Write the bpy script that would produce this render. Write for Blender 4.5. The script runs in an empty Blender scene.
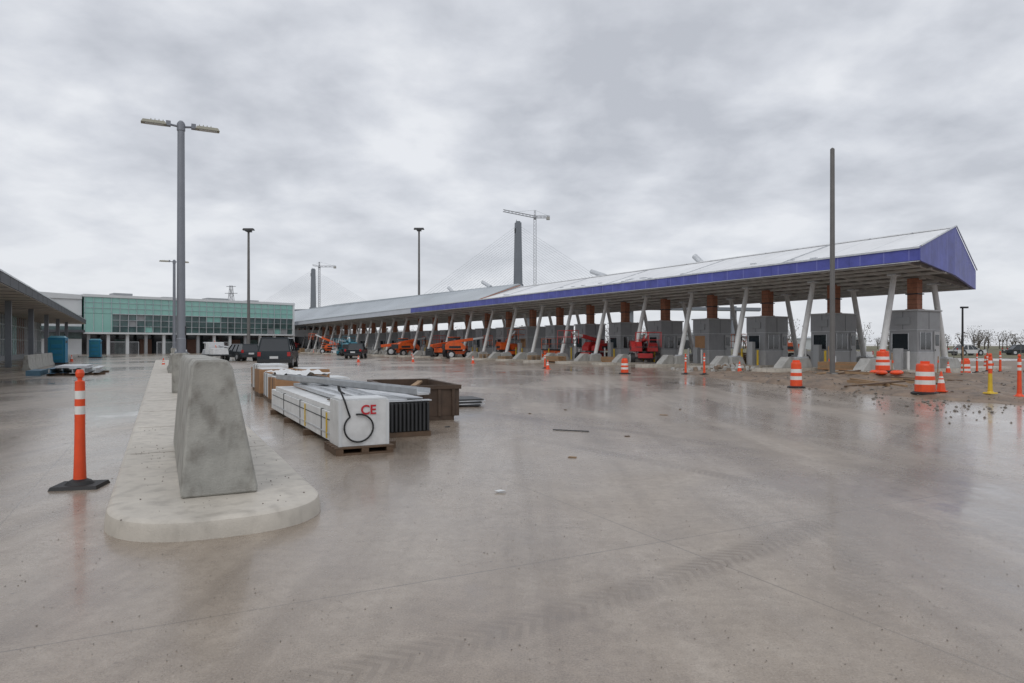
import bpy, math, random
from mathutils import Vector, Matrix, noise
random.seed(7)
R=math.radians
sc=bpy.context.scene
sc.view_settings.view_transform='Standard'; sc.view_settings.look='None'; sc.view_settings.exposure=0

# ------------------------------------------------------------ materials
def nt(m):
    m.use_nodes=True; t=m.node_tree; t.nodes.clear(); return t
def mat(name,col,rough=0.6,metal=0.0,var=0.18,scale=3.0,bump=0.0,bscale=40,spec=0.5,stain=0.0,sz=0.5):
    m=bpy.data.materials.new(name); t=nt(m); N=t.nodes; L=t.links
    o=N.new('ShaderNodeOutputMaterial'); b=N.new('ShaderNodeBsdfPrincipled'); L.new(b.outputs[0],o.inputs[0])
    tc=N.new('ShaderNodeTexCoord'); n=N.new('ShaderNodeTexNoise'); n.inputs['Scale'].default_value=scale; n.inputs['Detail'].default_value=6; n.inputs['Roughness'].default_value=0.65
    L.new(tc.outputs['Object'],n.inputs['Vector'])
    r=N.new('ShaderNodeMapRange'); L.new(n.outputs[0],r.inputs[0]); r.inputs[1].default_value=0.3; r.inputs[2].default_value=0.7
    r.inputs[3].default_value=1-var; r.inputs[4].default_value=1+var*0.6
    mx=N.new('ShaderNodeVectorMath'); mx.operation='SCALE'; mx.inputs[0].default_value=col; L.new(r.outputs[0],mx.inputs['Scale'])
    src=mx.outputs[0]
    if stain>0:
        n2=N.new('ShaderNodeTexNoise'); n2.inputs['Scale'].default_value=scale*0.8; n2.inputs['Detail'].default_value=8
        mp=N.new('ShaderNodeMapping'); mp.inputs['Scale'].default_value=(2.5,2.5,sz); mp.inputs['Location'].default_value=(3,7,1)
        L.new(tc.outputs['Object'],mp.inputs[0]); L.new(mp.outputs[0],n2.inputs['Vector'])
        r2=N.new('ShaderNodeMapRange'); L.new(n2.outputs[0],r2.inputs[0]); r2.inputs[1].default_value=0.5; r2.inputs[2].default_value=0.7; r2.inputs[4].default_value=stain
        mm=N.new('ShaderNodeMix'); mm.data_type='RGBA'; L.new(r2.outputs[0],mm.inputs[0]); L.new(src,mm.inputs[6]); mm.inputs[7].default_value=(0.09,0.075,0.06,1)
        src=mm.outputs[2]
    L.new(src,b.inputs['Base Color'])
    b.inputs['Roughness'].default_value=rough; b.inputs['Metallic'].default_value=metal; b.inputs['Specular IOR Level'].default_value=spec
    if bump>0:
        nb=N.new('ShaderNodeTexNoise'); nb.inputs['Scale'].default_value=bscale; nb.inputs['Detail'].default_value=5; L.new(tc.outputs['Object'],nb.inputs['Vector'])
        bp=N.new('ShaderNodeBump'); bp.inputs['Strength'].default_value=bump; bp.inputs['Distance'].default_value=0.02
        L.new(nb.outputs[0],bp.inputs['Height']); L.new(bp.outputs[0],b.inputs['Normal'])
    return m
M={}
M['conc']=mat('barrier_concrete',(0.37,0.365,0.335),0.72,0,0.30,3.5,0.35,55,stain=0.5,sz=1.6)
M['kerb']=mat('kerb_concrete',(0.54,0.50,0.435),0.5,0,0.18,3,0.25,90,stain=0.30,sz=1)
M['conc2']=mat('block_concrete',(0.40,0.395,0.375),0.7,0,0.2,2,0.2,20,stain=0.25)
M['orange']=mat('orange_plastic',(0.82,0.085,0.02),0.42,0,0.14,6,stain=0.18)
M['orangev']=mat('orange_vehicle',(0.75,0.12,0.02),0.4,0,0.2,4,stain=0.3)
M['red']=mat('red_vehicle',(0.50,0.03,0.03),0.4,0,0.2,4,stain=0.3)
M['teal']=mat('teal_paint',(0.03,0.20,0.27),0.4,0,0.1,4)
M['blue']=mat('toilet_blue',(0.02,0.20,0.36),0.45,0,0.12,4)
M['bluebeam']=mat('painted_beam_blue',(0.10,0.20,0.28),0.5,0,0.2,4)
M['white']=mat('white_band',(0.76,0.76,0.73),0.4,0,0.08,6,stain=0.14)
M['wrap']=mat('white_wrap',(0.70,0.71,0.71),0.35,0,0.12,3,0.45,7,stain=0.12,sz=2)
M['black']=mat('black_rubber',(0.016,0.016,0.017),0.6,0,0.2,8)
M['dark']=mat('dark_metal',(0.04,0.042,0.045),0.5,0.2)
M['pole']=mat('pole_grey',(0.24,0.255,0.285),0.5,0.3,0.08,2)
M['pole2']=mat('pole_dull',(0.17,0.165,0.16),0.6,0.3,0.15,2)
M['lamphead']=mat('lamp_head',(0.34,0.33,0.27),0.5,0.2)
M['galv']=mat('galvanised',(0.62,0.64,0.66),0.36,0.55,0.2,4)
M['steelw']=mat('column_white',(0.68,0.68,0.67),0.45,0,0.1,3,stain=0.12)
M['rust']=mat('primer_brown',(0.38,0.16,0.095),0.7,0,0.25,3,stain=0.2)
M['booth']=mat('booth_panel',(0.29,0.295,0.305),0.5,0.1,0.1,2,stain=0.15)
M['boothl']=mat('booth_panel_light',(0.43,0.435,0.44),0.5,0.1,0.1,2,stain=0.15)
M['glassd']=mat('dark_glass',(0.02,0.025,0.03),0.08,0,0.1,1,spec=0.8)
M['purl']=mat('purlin_grey',(0.60,0.60,0.585),0.55,0.1,0.2,2)
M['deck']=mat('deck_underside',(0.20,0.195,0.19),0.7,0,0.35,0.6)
M['brown']=mat('dumpster_steel',(0.085,0.055,0.038),0.6,0.2,0.4,3,0.2,20,stain=0.3)
M['wood']=mat('wood',(0.32,0.21,0.12),0.75,0,0.3,6,0.2)
M['woodd']=mat('wood_wet',(0.12,0.075,0.045),0.6,0,0.3,6,0.2)
M['card']=mat('cardboard',(0.36,0.20,0.10),0.7,0,0.15,4)
M['yellow']=mat('yellow_paint',(0.68,0.46,0.03),0.45,0,0.12,4,stain=.15)
M['redtxt']=mat('red_letters',(0.55,0.02,0.03),0.5)
M['wwall']=mat('white_wall',(0.64,0.66,0.67),0.6,0,0.06,0.3)
M['gwall']=mat('grey_wall',(0.30,0.31,0.32),0.6,0,0.12,0.5)
M['brick']=mat('brown_panel',(0.16,0.085,0.06),0.7,0,0.2,1)
M['fasc']=mat('fascia_dark',(0.07,0.075,0.085),0.6,0.0,0.1,1)
M['soff']=mat('soffit',(0.55,0.51,0.46),0.6,0,0.1,1)
M['van']=mat('black_car_paint',(0.022,0.03,0.036),0.2,0.2,0.1,3)
M['wcar']=mat('white_car_paint',(0.65,0.66,0.67),0.25,0,0.05,3)
M['redl']=mat('tail_light',(0.45,0.02,0.02),0.2)
M['tower']=mat('pylon_concrete',(0.20,0.22,0.25),0.8,0,0.1,0.1)
M['cable']=mat('stay_cable',(0.42,0.45,0.49),0.6)
M['crane']=mat('crane_steel',(0.20,0.21,0.23),0.6)
M['bark']=mat('bark',(0.09,0.075,0.06),0.9)
M['twig']=mat('bare_twigs',(0.13,0.11,0.09),0.9,0,0.4,0.5)
M['fl2']=mat('fascia_light',(0.52,0.55,0.60),0.5,0,0.1,0.6)
M['roofm']=mat('metal_roof',(0.40,0.43,0.45),0.42,0.3,0.12,0.4)

def stripemat(name,col,line,period,axis,width=0.04,rough=0.4,metal=0.0,var=0.15,nscale=0.6,bump=0.0,amt=1.0,stain=0):
    m=mat(name,col,rough,metal,var,nscale,bump,2.0,stain=stain); t=m.node_tree; N=t.nodes; L=t.links
    b=[n for n in N if n.type=='BSDF_PRINCIPLED'][0]; src=b.inputs['Base Color'].links[0].from_socket
    tc=N.new('ShaderNodeTexCoord'); sp=N.new('ShaderNodeSeparateXYZ'); L.new(tc.outputs['Object'],sp.inputs[0])
    d=N.new('ShaderNodeMath'); d.operation='DIVIDE'; L.new(sp.outputs[axis],d.inputs[0]); d.inputs[1].default_value=period
    f=N.new('ShaderNodeMath'); f.operation='FRACT'; L.new(d.outputs[0],f.inputs[0])
    c=N.new('ShaderNodeMath'); c.operation='LESS_THAN'; L.new(f.outputs[0],c.inputs[0]); c.inputs[1].default_value=width/period
    k=N.new('ShaderNodeMath'); k.operation='MULTIPLY'; L.new(c.outputs[0],k.inputs[0]); k.inputs[1].default_value=amt
    mm=N.new('ShaderNodeMix'); mm.data_type='RGBA'; L.new(k.outputs[0],mm.inputs[0]); L.new(src,mm.inputs[6]); mm.inputs[7].default_value=(*line,1)
    L.new(mm.outputs[2],b.inputs['Base Color']); return m
M['purple']=stripemat('purple_membrane',(0.085,0.10,0.40),(0.20,0.21,0.52),1.25,0,0.06,0.45,0,0.35,0.8,0.5,.7)
M['purpleg']=stripemat('purple_membrane_gable',(0.085,0.10,0.40),(0.18,0.20,0.50),1.25,1,0.06,0.45,0,0.35,0.8,0.5,.7)
M['wroof']=stripemat('white_membrane',(0.80,0.81,0.82),(0.48,0.50,0.53),2.44,0,0.07,0.4,0,0.14,0.3,0.6,0.7)
M['sroof']=stripemat('standing_seam_roof',(0.38,0.42,0.45),(0.58,0.62,0.65),0.6,0,0.05,0.38,0.2,0.2,0.12)
M['tglass']=mat('teal_glass',(0.25,0.50,0.44),0.14,0,0.12,0.12,spec=0.8)
M['tglass2']=mat('clear_glass',(0.08,0.14,0.135),0.08,0,0.6,0.5,spec=0.8)

# ---- ground
def ground_mat():
    m=bpy.data.materials.new('wet_concrete_ground'); t=nt(m); N=t.nodes; L=t.links
    o=N.new('ShaderNodeOutputMaterial'); b=N.new('ShaderNodeBsdfPrincipled'); L.new(b.outputs[0],o.inputs[0])
    tc=N.new('ShaderNodeTexCoord')
    def noise_(sc_,det=6,ro=0.6,scale=(1,1,1),rot=0,dist=0,loc=(0,0,0)):
        mp=N.new('ShaderNodeMapping'); mp.inputs['Scale'].default_value=scale; mp.inputs['Rotation'].default_value=(0,0,rot); mp.inputs['Location'].default_value=loc
        L.new(tc.outputs['Object'],mp.inputs[0]); n=N.new('ShaderNodeTexNoise'); n.inputs['Scale'].default_value=sc_; n.inputs['Detail'].default_value=det
        n.inputs['Roughness'].default_value=ro; n.inputs['Distortion'].default_value=dist; L.new(mp.outputs[0],n.inputs['Vector']); return n.outputs[0]
    def mr(s,a,b_,c,d):
        r=N.new('ShaderNodeMapRange'); L.new(s,r.inputs[0]); r.inputs[1].default_value=a; r.inputs[2].default_value=b_; r.inputs[3].default_value=c; r.inputs[4].default_value=d; return r.outputs[0]
    def mix(f,a,b_,mode='MIX'):
        x=N.new('ShaderNodeMix'); x.data_type='RGBA'; x.blend_type=mode
        if hasattr(f,'links'): L.new(f,x.inputs[0])
        else: x.inputs[0].default_value=f
        for s,i in ((a,6),(b_,7)):
            if hasattr(s,'links'): L.new(s,x.inputs[i])
            else: x.inputs[i].default_value=(*s,1)
        return x.outputs[2]
    def ma(op,a,b_=None):
        x=N.new('ShaderNodeMath'); x.operation=op
        for s,i in ((a,0),(b_,1)):
            if s is None: continue
            if hasattr(s,'links'): L.new(s,x.inputs[i])
            else: x.inputs[i].default_value=s
        return x.outputs[0]
    big=noise_(0.13,5,0.6,(1,1,1),0,0.6)
    streak=noise_(0.5,7,0.65,(1,0.16,1),R(-27),0.4)
    streak2=noise_(1.1,7,0.62,(1,0.07,1),R(52),0.9,(5,2,0))
    streak3=noise_(2.6,5,0.6,(1,0.05,1),R(-60),0.5,(1,8,0))
    mid=noise_(2.2,7,0.72,(1,1,1),0,.3,(2,2,0))
    fine=noise_(11,6,0.75)
    gr=noise_(85,3,0.8)
    c=mix(mr(big,0.35,0.65,0,1),(0.345,0.280,0.216),(0.445,0.382,0.315))
    c=mix(mr(streak,0.42,0.68,0,0.5),c,(0.245,0.192,0.145))
    c=mix(mr(streak2,0.45,0.62,0,0.6),c,(0.51,0.445,0.375))
    c=mix(mr(streak3,0.5,0.68,0,0.5),c,(0.20,0.156,0.118))
    c=mix(mr(mid,0.45,0.7,0,0.55),c,(0.215,0.170,0.132))
    c=mix(mr(mid,0.45,0.28,0,0.35),c,(0.52,0.46,0.39))
    c=mix(mr(fine,0.42,0.72,0,0.55),c,(0.22,0.178,0.14))
    c=mix(mr(gr,0.52,0.72,0,0.65),c,(0.12,0.097,0.078))
    c=mix(mr(gr,0.46,0.30,0,0.45),c,(0.58,0.52,0.45))
    v=N.new('ShaderNodeTexVoronoi'); v.inputs['Scale'].default_value=6; L.new(tc.outputs['Object'],v.inputs['Vector'])
    c=mix(mr(v.outputs['Distance'],0.04,0.09,0.45,0),c,(0.09,0.07,0.055))
    v2=N.new('ShaderNodeTexVoronoi'); v2.inputs['Scale'].default_value=0.55; L.new(tc.outputs['Object'],v2.inputs['Vector'])
    c=mix(mr(ma('ADD',v2.outputs['Distance'],ma('MULTIPLY',mid,.35)),0.26,0.36,0.4,0),c,(0.17,0.135,0.105))
    def joint(rot,per,off,wd):
        mp=N.new('ShaderNodeMapping'); mp.inputs['Rotation'].default_value=(0,0,rot); mp.inputs['Location'].default_value=(off,0,0); L.new(tc.outputs['Object'],mp.inputs[0])
        s=N.new('ShaderNodeSeparateXYZ'); L.new(mp.outputs[0],s.inputs[0])
        f=ma('FRACT',ma('DIVIDE',s.outputs[0],per)); return ma('LESS_THAN',f,wd/per)
    j=ma('MAXIMUM',joint(R(-27.2),4.6,1.2,0.013),joint(R(-27.2-90),6.1,2.0,0.013))
    c=mix(ma('MULTIPLY',j,mr(big,.4,.6,.35,.75)),c,(0.10,0.085,0.07))
    geo=N.new('ShaderNodeSeparateXYZ'); L.new(tc.outputs['Object'],geo.inputs[0])
    def track(cx,cy,rad,w):
        dx=ma('SUBTRACT',geo.outputs[0],cx); dy=ma('SUBTRACT',geo.outputs[1],cy)
        rr=ma('SQRT',ma('ADD',ma('MULTIPLY',dx,dx),ma('MULTIPLY',dy,dy)))
        d=ma('ABSOLUTE',ma('SUBTRACT',rr,rad))
        return mr(d,w*.6,w*1.2,1,0), ma('MULTIPLY',ma('ARCTAN2',dy,dx),rad), d
    tr=None
    for cx,cy,rad in ((22,-6,19.0),(22,-6,20.9),(-16,26,27.5),(-16,26,29.4),(40,-14,40),(40,-14,42),(-30,-12,38),(-30,-12,39.9)):
        k,ang,d=track(cx,cy,rad,0.15)
        tread=ma('LESS_THAN',ma('FRACT',ma('ADD',ma('MULTIPLY',ang,11.0),ma('MULTIPLY',d,9))),0.5)
        k=ma('MULTIPLY',k,ma('ADD',ma('MULTIPLY',tread,0.5),0.5))
        tr=k if tr is None else ma('MAXIMUM',tr,k)
    tm=mr(noise_(0.35,4,0.6,(1,1,1),0,0,(9,4,0)),0.36,0.58,0,0.7)
    c=mix(ma('MULTIPLY',tr,tm),c,(0.19,0.15,0.115))
    wet=noise_(0.22,7,0.62,(1,0.5,1),R(25),0.6,(3,11,0))
    wetm=mr(wet,0.38,0.58,0,1)
    pud=mr(ma('ADD',wet,ma('MULTIPLY',ma('SUBTRACT',mid,.5),.12)),0.585,0.65,0,1)
    c=mix(ma('MULTIPLY',wetm,0.55),c,mix(1.0,c,(0.64,0.59,0.54),'MULTIPLY'))
    c=mix(ma('MULTIPLY',pud,0.3),c,mix(1.0,c,(0.65,0.62,0.6),'MULTIPLY'))
    L.new(c,b.inputs['Base Color'])
    rg=ma('ADD',mr(wetm,0,1,0.34,0.20),mr(fine,0.3,0.7,-0.05,0.08)); L.new(rg,b.inputs['Roughness'])
    b.inputs['Coat IOR'].default_value=1.34
    L.new(ma('ADD',ma('ADD',ma('MULTIPLY',wetm,.40),.10),ma('MULTIPLY',pud,.40)),b.inputs['Coat Weight'])
    L.new(mr(pud,0,1,.13,.045),b.inputs['Coat Roughness'])
    bp=N.new('ShaderNodeBump'); bp.inputs['Strength'].default_value=0.45; bp.inputs['Distance'].default_value=0.006
    h=ma('ADD',ma('MULTIPLY',gr,0.8),ma('ADD',ma('MULTIPLY',fine,0.8),ma('MULTIPLY',tr,-0.5)))
    L.new(h,bp.inputs['Height']); L.new(bp.outputs[0],b.inputs['Normal'])
    bc=N.new('ShaderNodeBump'); bc.inputs['Strength'].default_value=0.10; bc.inputs['Distance'].default_value=0.01
    L.new(noise_(5,4,.6),bc.inputs['Height']); L.new(bc.outputs[0],b.inputs['Coat Normal'])
    return m
M['ground']=ground_mat()
M['dirt']=mat('wet_dirt',(0.23,0.165,0.115),0.55,0,0.45,1.6,1.0,18,stain=0.6,sz=2)
M['grass']=mat('dull_grass',(0.15,0.14,0.08),0.9,0,0.3,0.4)
M['stone']=mat('pebble',(0.21,0.185,0.16),0.7,0,0.5,30)

# ------------------------------------------------------------ mesh builder
class B:
    def __init__(s,name,loc=(0,0,0),rot=0,parent=None):
        s.n=name; s.loc=loc; s.rot=rot; s.v=[]; s.f=[]; s.m=[]; s.ml=[]; s.parent=parent
    def mi(s,k):
        if k not in s.ml: s.ml.append(k)
        return s.ml.index(k)
    def add(s,vs,fs,k):
        o=len(s.v); s.v+= [tuple(x) for x in vs]; i=s.mi(k)
        for f in fs: s.f.append([o+a for a in f]); s.m.append(i)
    def box(s,x0,x1,y0,y1,z0,z1,k,tx=0,ty=0,T=None):
        vs=[(x0,y0,z0),(x1,y0,z0),(x1,y1,z0),(x0,y1,z0),(x0+tx,y0+ty,z1),(x1-tx,y0+ty,z1),(x1-tx,y1-ty,z1),(x0+tx,y1-ty,z1)]
        if T: vs=[T@Vector(v) for v in vs]
        s.add(vs,[(3,2,1,0),(4,5,6,7),(0,1,5,4),(1,2,6,5),(2,3,7,6),(3,0,4,7)],k)
    def beam(s,p0,p1,w,h,k):
        p0=Vector(p0);p1=Vector(p1);d=(p1-p0).normalized(); up=Vector((0,0,1))
        if abs(d.z)>0.99: up=Vector((0,1,0))
        a=d.cross(up).normalized()*w/2; b=a.cross(d).normalized()*h/2
        vs=[p0-a-b,p0+a-b,p0+a+b,p0-a+b,p1-a-b,p1+a-b,p1+a+b,p1-a+b]
        s.add(vs,[(3,2,1,0),(4,5,6,7),(0,1,5,4),(1,2,6,5),(2,3,7,6),(3,0,4,7)],k)
    def cyl(s,p0,p1,r0,r1,k,n=12):
        p0=Vector(p0);p1=Vector(p1);d=(p1-p0).normalized(); up=Vector((0,0,1)) if abs(d.z)<0.99 else Vector((1,0,0))
        a=d.cross(up).normalized(); b=d.cross(a)
        vs=[]
        for p,r in ((p0,r0),(p1,r1)):
            for i in range(n):
                t=2*math.pi*i/n; vs.append(p+a*r*math.cos(t)+b*r*math.sin(t))
        fs=[(i,(i+1)%n,n+(i+1)%n,n+i) for i in range(n)]+[tuple(range(n-1,-1,-1)),tuple(range(n,2*n))]
        s.add(vs,fs,k)
    def tube(s,pts,r,k,n=6):
        for a,b in zip(pts[:-1],pts[1:]): s.cyl(a,b,r,r,k,n)
    def lathe(s,prof,n=20,c=(0,0)):
        for (r0,z0,k),(r1,z1,_) in zip(prof[:-1],prof[1:]):
            vs=[];
            for r,z in ((r0,z0),(r1,z1)):
                for i in range(n):
                    t=2*math.pi*i/n; vs.append((c[0]+r*math.cos(t),c[1]+r*math.sin(t),z))
            s.add(vs,[(i,(i+1)%n,n+(i+1)%n,n+i) for i in range(n)],k)
        r,z,_=prof[-1]; k=prof[-2][2]
        if r>0.001: s.add([(c[0]+r*math.cos(2*math.pi*i/n),c[1]+r*math.sin(2*math.pi*i/n),z) for i in range(n)],[tuple(range(n))],k)
    def prism(s,poly,y0,y1,k,axis='y'):
        n=len(poly)
        if axis=='y': vs=[(p[0],y0,p[1]) for p in poly]+[(p[0],y1,p[1]) for p in poly]
        elif axis=='x': vs=[(y0,p[0],p[1]) for p in poly]+[(y1,p[0],p[1]) for p in poly]
        else: vs=[(p[0],p[1],y0) for p in poly]+[(p[0],p[1],y1) for p in poly]
        s.add(vs,[tuple(range(n-1,-1,-1)),tuple(range(n,2*n))]+[(i,(i+1)%n,n+(i+1)%n,n+i) for i in range(n)],k)
    def done(s,bevel=0,smooth=True,fix=True):
        me=bpy.data.meshes.new(s.n); me.from_pydata(s.v,[],s.f)
        for k in s.ml: me.materials.append(M[k])
        me.polygons.foreach_set('material_index',s.m)
        if fix:
            import bmesh
            bm=bmesh.new(); bm.from_mesh(me); bmesh.ops.recalc_face_normals(bm,faces=bm.faces); bm.to_mesh(me); bm.free()
        if smooth: me.shade_smooth(); me.set_sharp_from_angle(angle=R(35))
        ob=bpy.data.objects.new(s.n,me); sc.collection.objects.link(ob); ob.location=s.loc; ob.rotation_euler=(0,0,s.rot)
        if s.parent: ob.parent=s.parent
        if bevel:
            md=ob.modifiers.new('bevel','BEVEL'); md.width=bevel; md.segments=2; md.limit_method='ANGLE'; md.angle_limit=R(40)
        return ob
def empty(name,loc,rot=0):
    e=bpy.data.objects.new(name,None); sc.collection.objects.link(e); e.location=loc; e.rotation_euler=(0,0,rot); e.empty_display_size=0.2; return e

# ------------------------------------------------------------ ground
g=B('ground'); g.add([(-3000,-300,0),(3000,-300,0),(3000,4000,0),(-3000,4000,0)],[(0,1,2,3)],'ground'); g.done(smooth=False,fix=False)
g=B('grass_field'); g.add([(60,70,0.03),(600,60,0.03),(900,900,0.03),(-300,900,0.03),(-120,260,0.03)],[(0,1,2,3,4)],'grass'); g.done(smooth=False)
g=B('earth_yard'); g.add([(27,36,0.012),(60,14,0.012),(220,10,0.012),(300,60,0.012),(60,70,0.012),(36,60,.012)],[(0,1,2,3,4,5)],'dirt'); g.done(smooth=False)

def dedge(x):
    pts=[(8.6,36),(9.2,31),(10.1,25.5),(11.0,20.8),(12.0,17.6),(13.0,15.6),(15,14.0),(18,12.8),(60,11.0)]
    for (a,ya),(b_,yb) in zip(pts[:-1],pts[1:]):
        if x<=b_: return ya+(yb-ya)*(x-a)/(b_-a)
    return 11
def dz(x,y):
    e=min((y-dedge(x)+0.7*noise.noise(Vector((x*0.8,y*0.8,0)))+.25*noise.noise(Vector((x*3,y*3,5))))/1.2,(36.5-y)/1.5,(x-8.9)/1.0)
    e=max(-0.2,min(1,e)); h=0.10+0.14*noise.fractal(Vector((x*0.55,y*0.55,3)),1.0,2.0,5)+0.06*noise.noise(Vector((x*3,y*3,0)))+.03*noise.noise(Vector((x*8,y*8,0)))
    h+=0.30*math.exp(-((y-(27+0.25*(x-13)))/1.6)**2)*max(0,(0.6+0.8*noise.noise(Vector((x*0.5,2,0)))))
    return max(h,0.02)*e if e>0 else -0.05
def dirt():
    b=B('dirt_mound'); nx,ny=190,130; x0,x1,y0,y1=8.7,50,10.5,36.8
    vs=[];fs=[]
    for j in range(ny+1):
        for i in range(nx+1):
            x=x0+(x1-x0)*(i/nx)**1.4; y=y0+(y1-y0)*j/ny; vs.append((x,y,dz(x,y)))
    for j in range(ny):
        for i in range(nx):
            a=j*(nx+1)+i; fs.append((a,a+1,a+nx+2,a+nx+1))
    b.add(vs,fs,'dirt'); b.done(fix=False)
dirt()
def gz(x,y): return max(0,dz(x,y))
def gravel():
    b=B('gravel')
    def peb(x,y,z,s):
        vs=[(x+s*random.uniform(.5,1)*dx,y+s*random.uniform(.5,1)*dy,z+s*dz_) for dx,dy,dz_ in ((1,0,.2),(0,1,.2),(-1,0,.2),(0,-1,.2),(0,0,.7),(0,0,-.1))]
        b.add(vs,[(0,1,4),(1,2,4),(2,3,4),(3,0,4),(1,0,5),(2,1,5),(3,2,5),(0,3,5)],'stone')
    for i in range(2800):
        y=2.2+18*random.random()**1.3; x=random.uniform(-0.75,0.75)*y*1.1
        if noise.noise(Vector((x*.4,y*.4,1)))>-.12: peb(x,y,0.001,random.uniform(.0015,.0065)*(1+y*.05))
    for i in range(1600):
        x=random.uniform(9.5,36); y=random.uniform(14,35); peb(x,y,gz(x,y),random.uniform(.02,.09))
    for i in range(520):
        y=random.uniform(13,33); x=random.uniform(8.0,14); peb(x,y,gz(x,y),random.uniform(.01,.045))
    b.done(smooth=False,fix=False)
gravel()

# ------------------------------------------------------------ island (local x right, y away)
IR=math.atan2(.4577,.889); C=(-2.62,6.08)
def isl(x,y,z=0): return (C[0]+x*math.cos(IR)-y*math.sin(IR),C[1]+x*math.sin(IR)+y*math.cos(IR),z)
b=B('kerb_island',(C[0],C[1],0),IR)
def outline(w,nose,y1):
    p=[(w,y1),(w,0)]
    for i in range(1,24):
        t=math.pi*i/24; p.append((w*math.copysign(abs(math.cos(t))**0.8,math.cos(t)),-nose*abs(math.sin(t))**0.9))
    p+=[(-w,0),(-w,y1)]; return p
rings=[(outline(.875,.855,62),-.02),(outline(.862,.842,62),.10),(outline(.85,.83,62),.135),(outline(.82,.80,62),.153),(outline(.78,.76,62),.157)]
n=len(rings[0][0]); vs=[(x,y,z) for o_,z in rings for x,y in o_]; fs=[]
for k in range(len(rings)-1):
    for i in range(n-1): fs.append((k*n+i+1,k*n+i,(k+1)*n+i,(k+1)*n+i+1))
fs.append(tuple(range((len(rings)-1)*n,len(rings)*n)))
b.add(vs,fs,'kerb')
for yy in range(3,60,3): b.box(-.78,.78,yy-.005,yy+.005,.1575,.1592,'dirt')
b.done()

def jersey(name,loc,rot,L_,h=1.2,prof=None,bev=.015):
    b=B(name,loc,rot); s=h/1.2
    p=prof or [(-.33*s,0),(.33*s,0),(.33*s,.08*s),(.2*s,.33*s),(.12*s,h),(-.12*s,h),(-.2*s,.33*s),(-.33*s,.08*s)]
    b.prism(p,0,L_,'conc')
    return b.done(bevel=bev)
jersey('concrete_barrier',isl(0.02,0,.157),IR,3.65,prof=[(-.315,0),(.315,0),(.318,.05),(.26,.36),(.105,1.14),(.06,1.21),(-.20,1.21),(-.235,1.15),(-.32,.05)],bev=.02)
b=B('gravel_on_island',(C[0],C[1],0),IR)
for k in range(160):
    x=random.uniform(-.75,.75); y=random.uniform(-.6,6); s_=random.uniform(.003,.008)
    if abs(x)<.4 and y>-.05 and random.random()<.9: continue
    b.box(x-s_,x+s_,y-s_,y+s_,.157,.157+s_,'stone',s_*.3,s_*.2)
b.done(smooth=False)

def lamp(loc,H,rot,ped=1.12,pr=.235,arm=1.2,r=.115):
    b=B('street_lamp',loc,rot)
    b.lathe([(pr,0,'conc'),(pr,ped-.03,'conc'),(pr-.03,ped,'conc')],20); b.box(-.17,.17,-.17,.17,ped,ped+.03,'pole')
    for sx in (-1,1):
        for sy in (-1,1): b.cyl((sx*.13,sy*.13,ped+.03),(sx*.13,sy*.13,ped+.09),.02,.02,'galv',6)
    b.lathe([(r+.01,ped+.03,'pole'),(r+.01,ped+.4,'pole'),(r,ped+.42,'pole'),(r*.8,H-.02,'pole'),(r*.4,H+.03,'pole')],14)
    b.box(r*.9,r+.02,-.05,.05,ped+.5,ped+.75,'dark')
    for s in (-1,1):
        b.cyl((0,0,H-.14),(s*.35,0,H-.10),.035,.03,'pole',8)
        x0,x1=sorted((s*.36,s*arm))
        b.box(x0,x1,-.12,.12,H-.15,H-.06,'lamphead',.05,.03); b.box(x0+.1,x1-.08,-.09,.09,H-.162,H-.148,'wwall')
        for q in range(4): xx=s*(.46+q*.1); b.box(min(xx,xx+.02),max(xx,xx+.02),-.08,.08,H-.06,H-.02,'lamphead')
        b.box(min(s*.26,s*.38),max(s*.26,s*.38),-.08,.08,H-.16,H-.02,'pole')
    b.cyl((0,0,H-.25),(0,0,H-.05),r*.95,r*.95,'pole',12)
    b.done(bevel=.006)
lamp(isl(.06,14.75,.157),7.62,IR,arm=1.0)
lamp(isl(.45,50,.157),7.65,IR,arm=1.0)
jersey('concrete_barrier',isl(.1,30,.157),IR,3.2,.85)
jersey('concrete_barrier',isl(.1,34,.157),IR,3.2,.85)

def mast(loc,H,hr):
    b=B('street_lamp',loc); b.cyl((0,0,0),(0,0,H),.22,.14,'pole2',10)
    b.box(-hr,hr,-.3,.3,H-.05,H+.2,'dark',.1,.05); b.box(-hr*.4,hr*.4,-.5,.5,H-.25,H-.05,'dark')
    b.lathe([(.5,0,'conc2'),(.5,.6,'conc2'),(.4,.62,'conc2')],12); b.done()
mast((-35.5,92,0),17.0,.75); mast((-14.3,105,0),19.3,.8)

b=B('utility_pole',(13.0,27.7,0)); b.lathe([(.2,0,'conc2'),(.2,.35,'conc2'),(.1,.36,'pole2'),(.105,.6,'pole2'),(.085,9.45,'pole2'),(.03,9.5,'pole2')],12); b.box(-.17,.17,-.17,.17,.35,.39,'pole2')
b.box(.09,.13,-.05,.05,.8,1.05,'galv'); b.done()
b=B('street_lamp',(26.4,40,0)); b.cyl((0,0,0),(0,0,3.7),.07,.05,'dark',8); b.box(-.1,.3,-.08,.08,3.65,3.75,'dark'); b.lathe([(.2,0,'conc2'),(.2,.4,'conc2'),(.1,.42,'conc2')],12); b.done()

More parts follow.
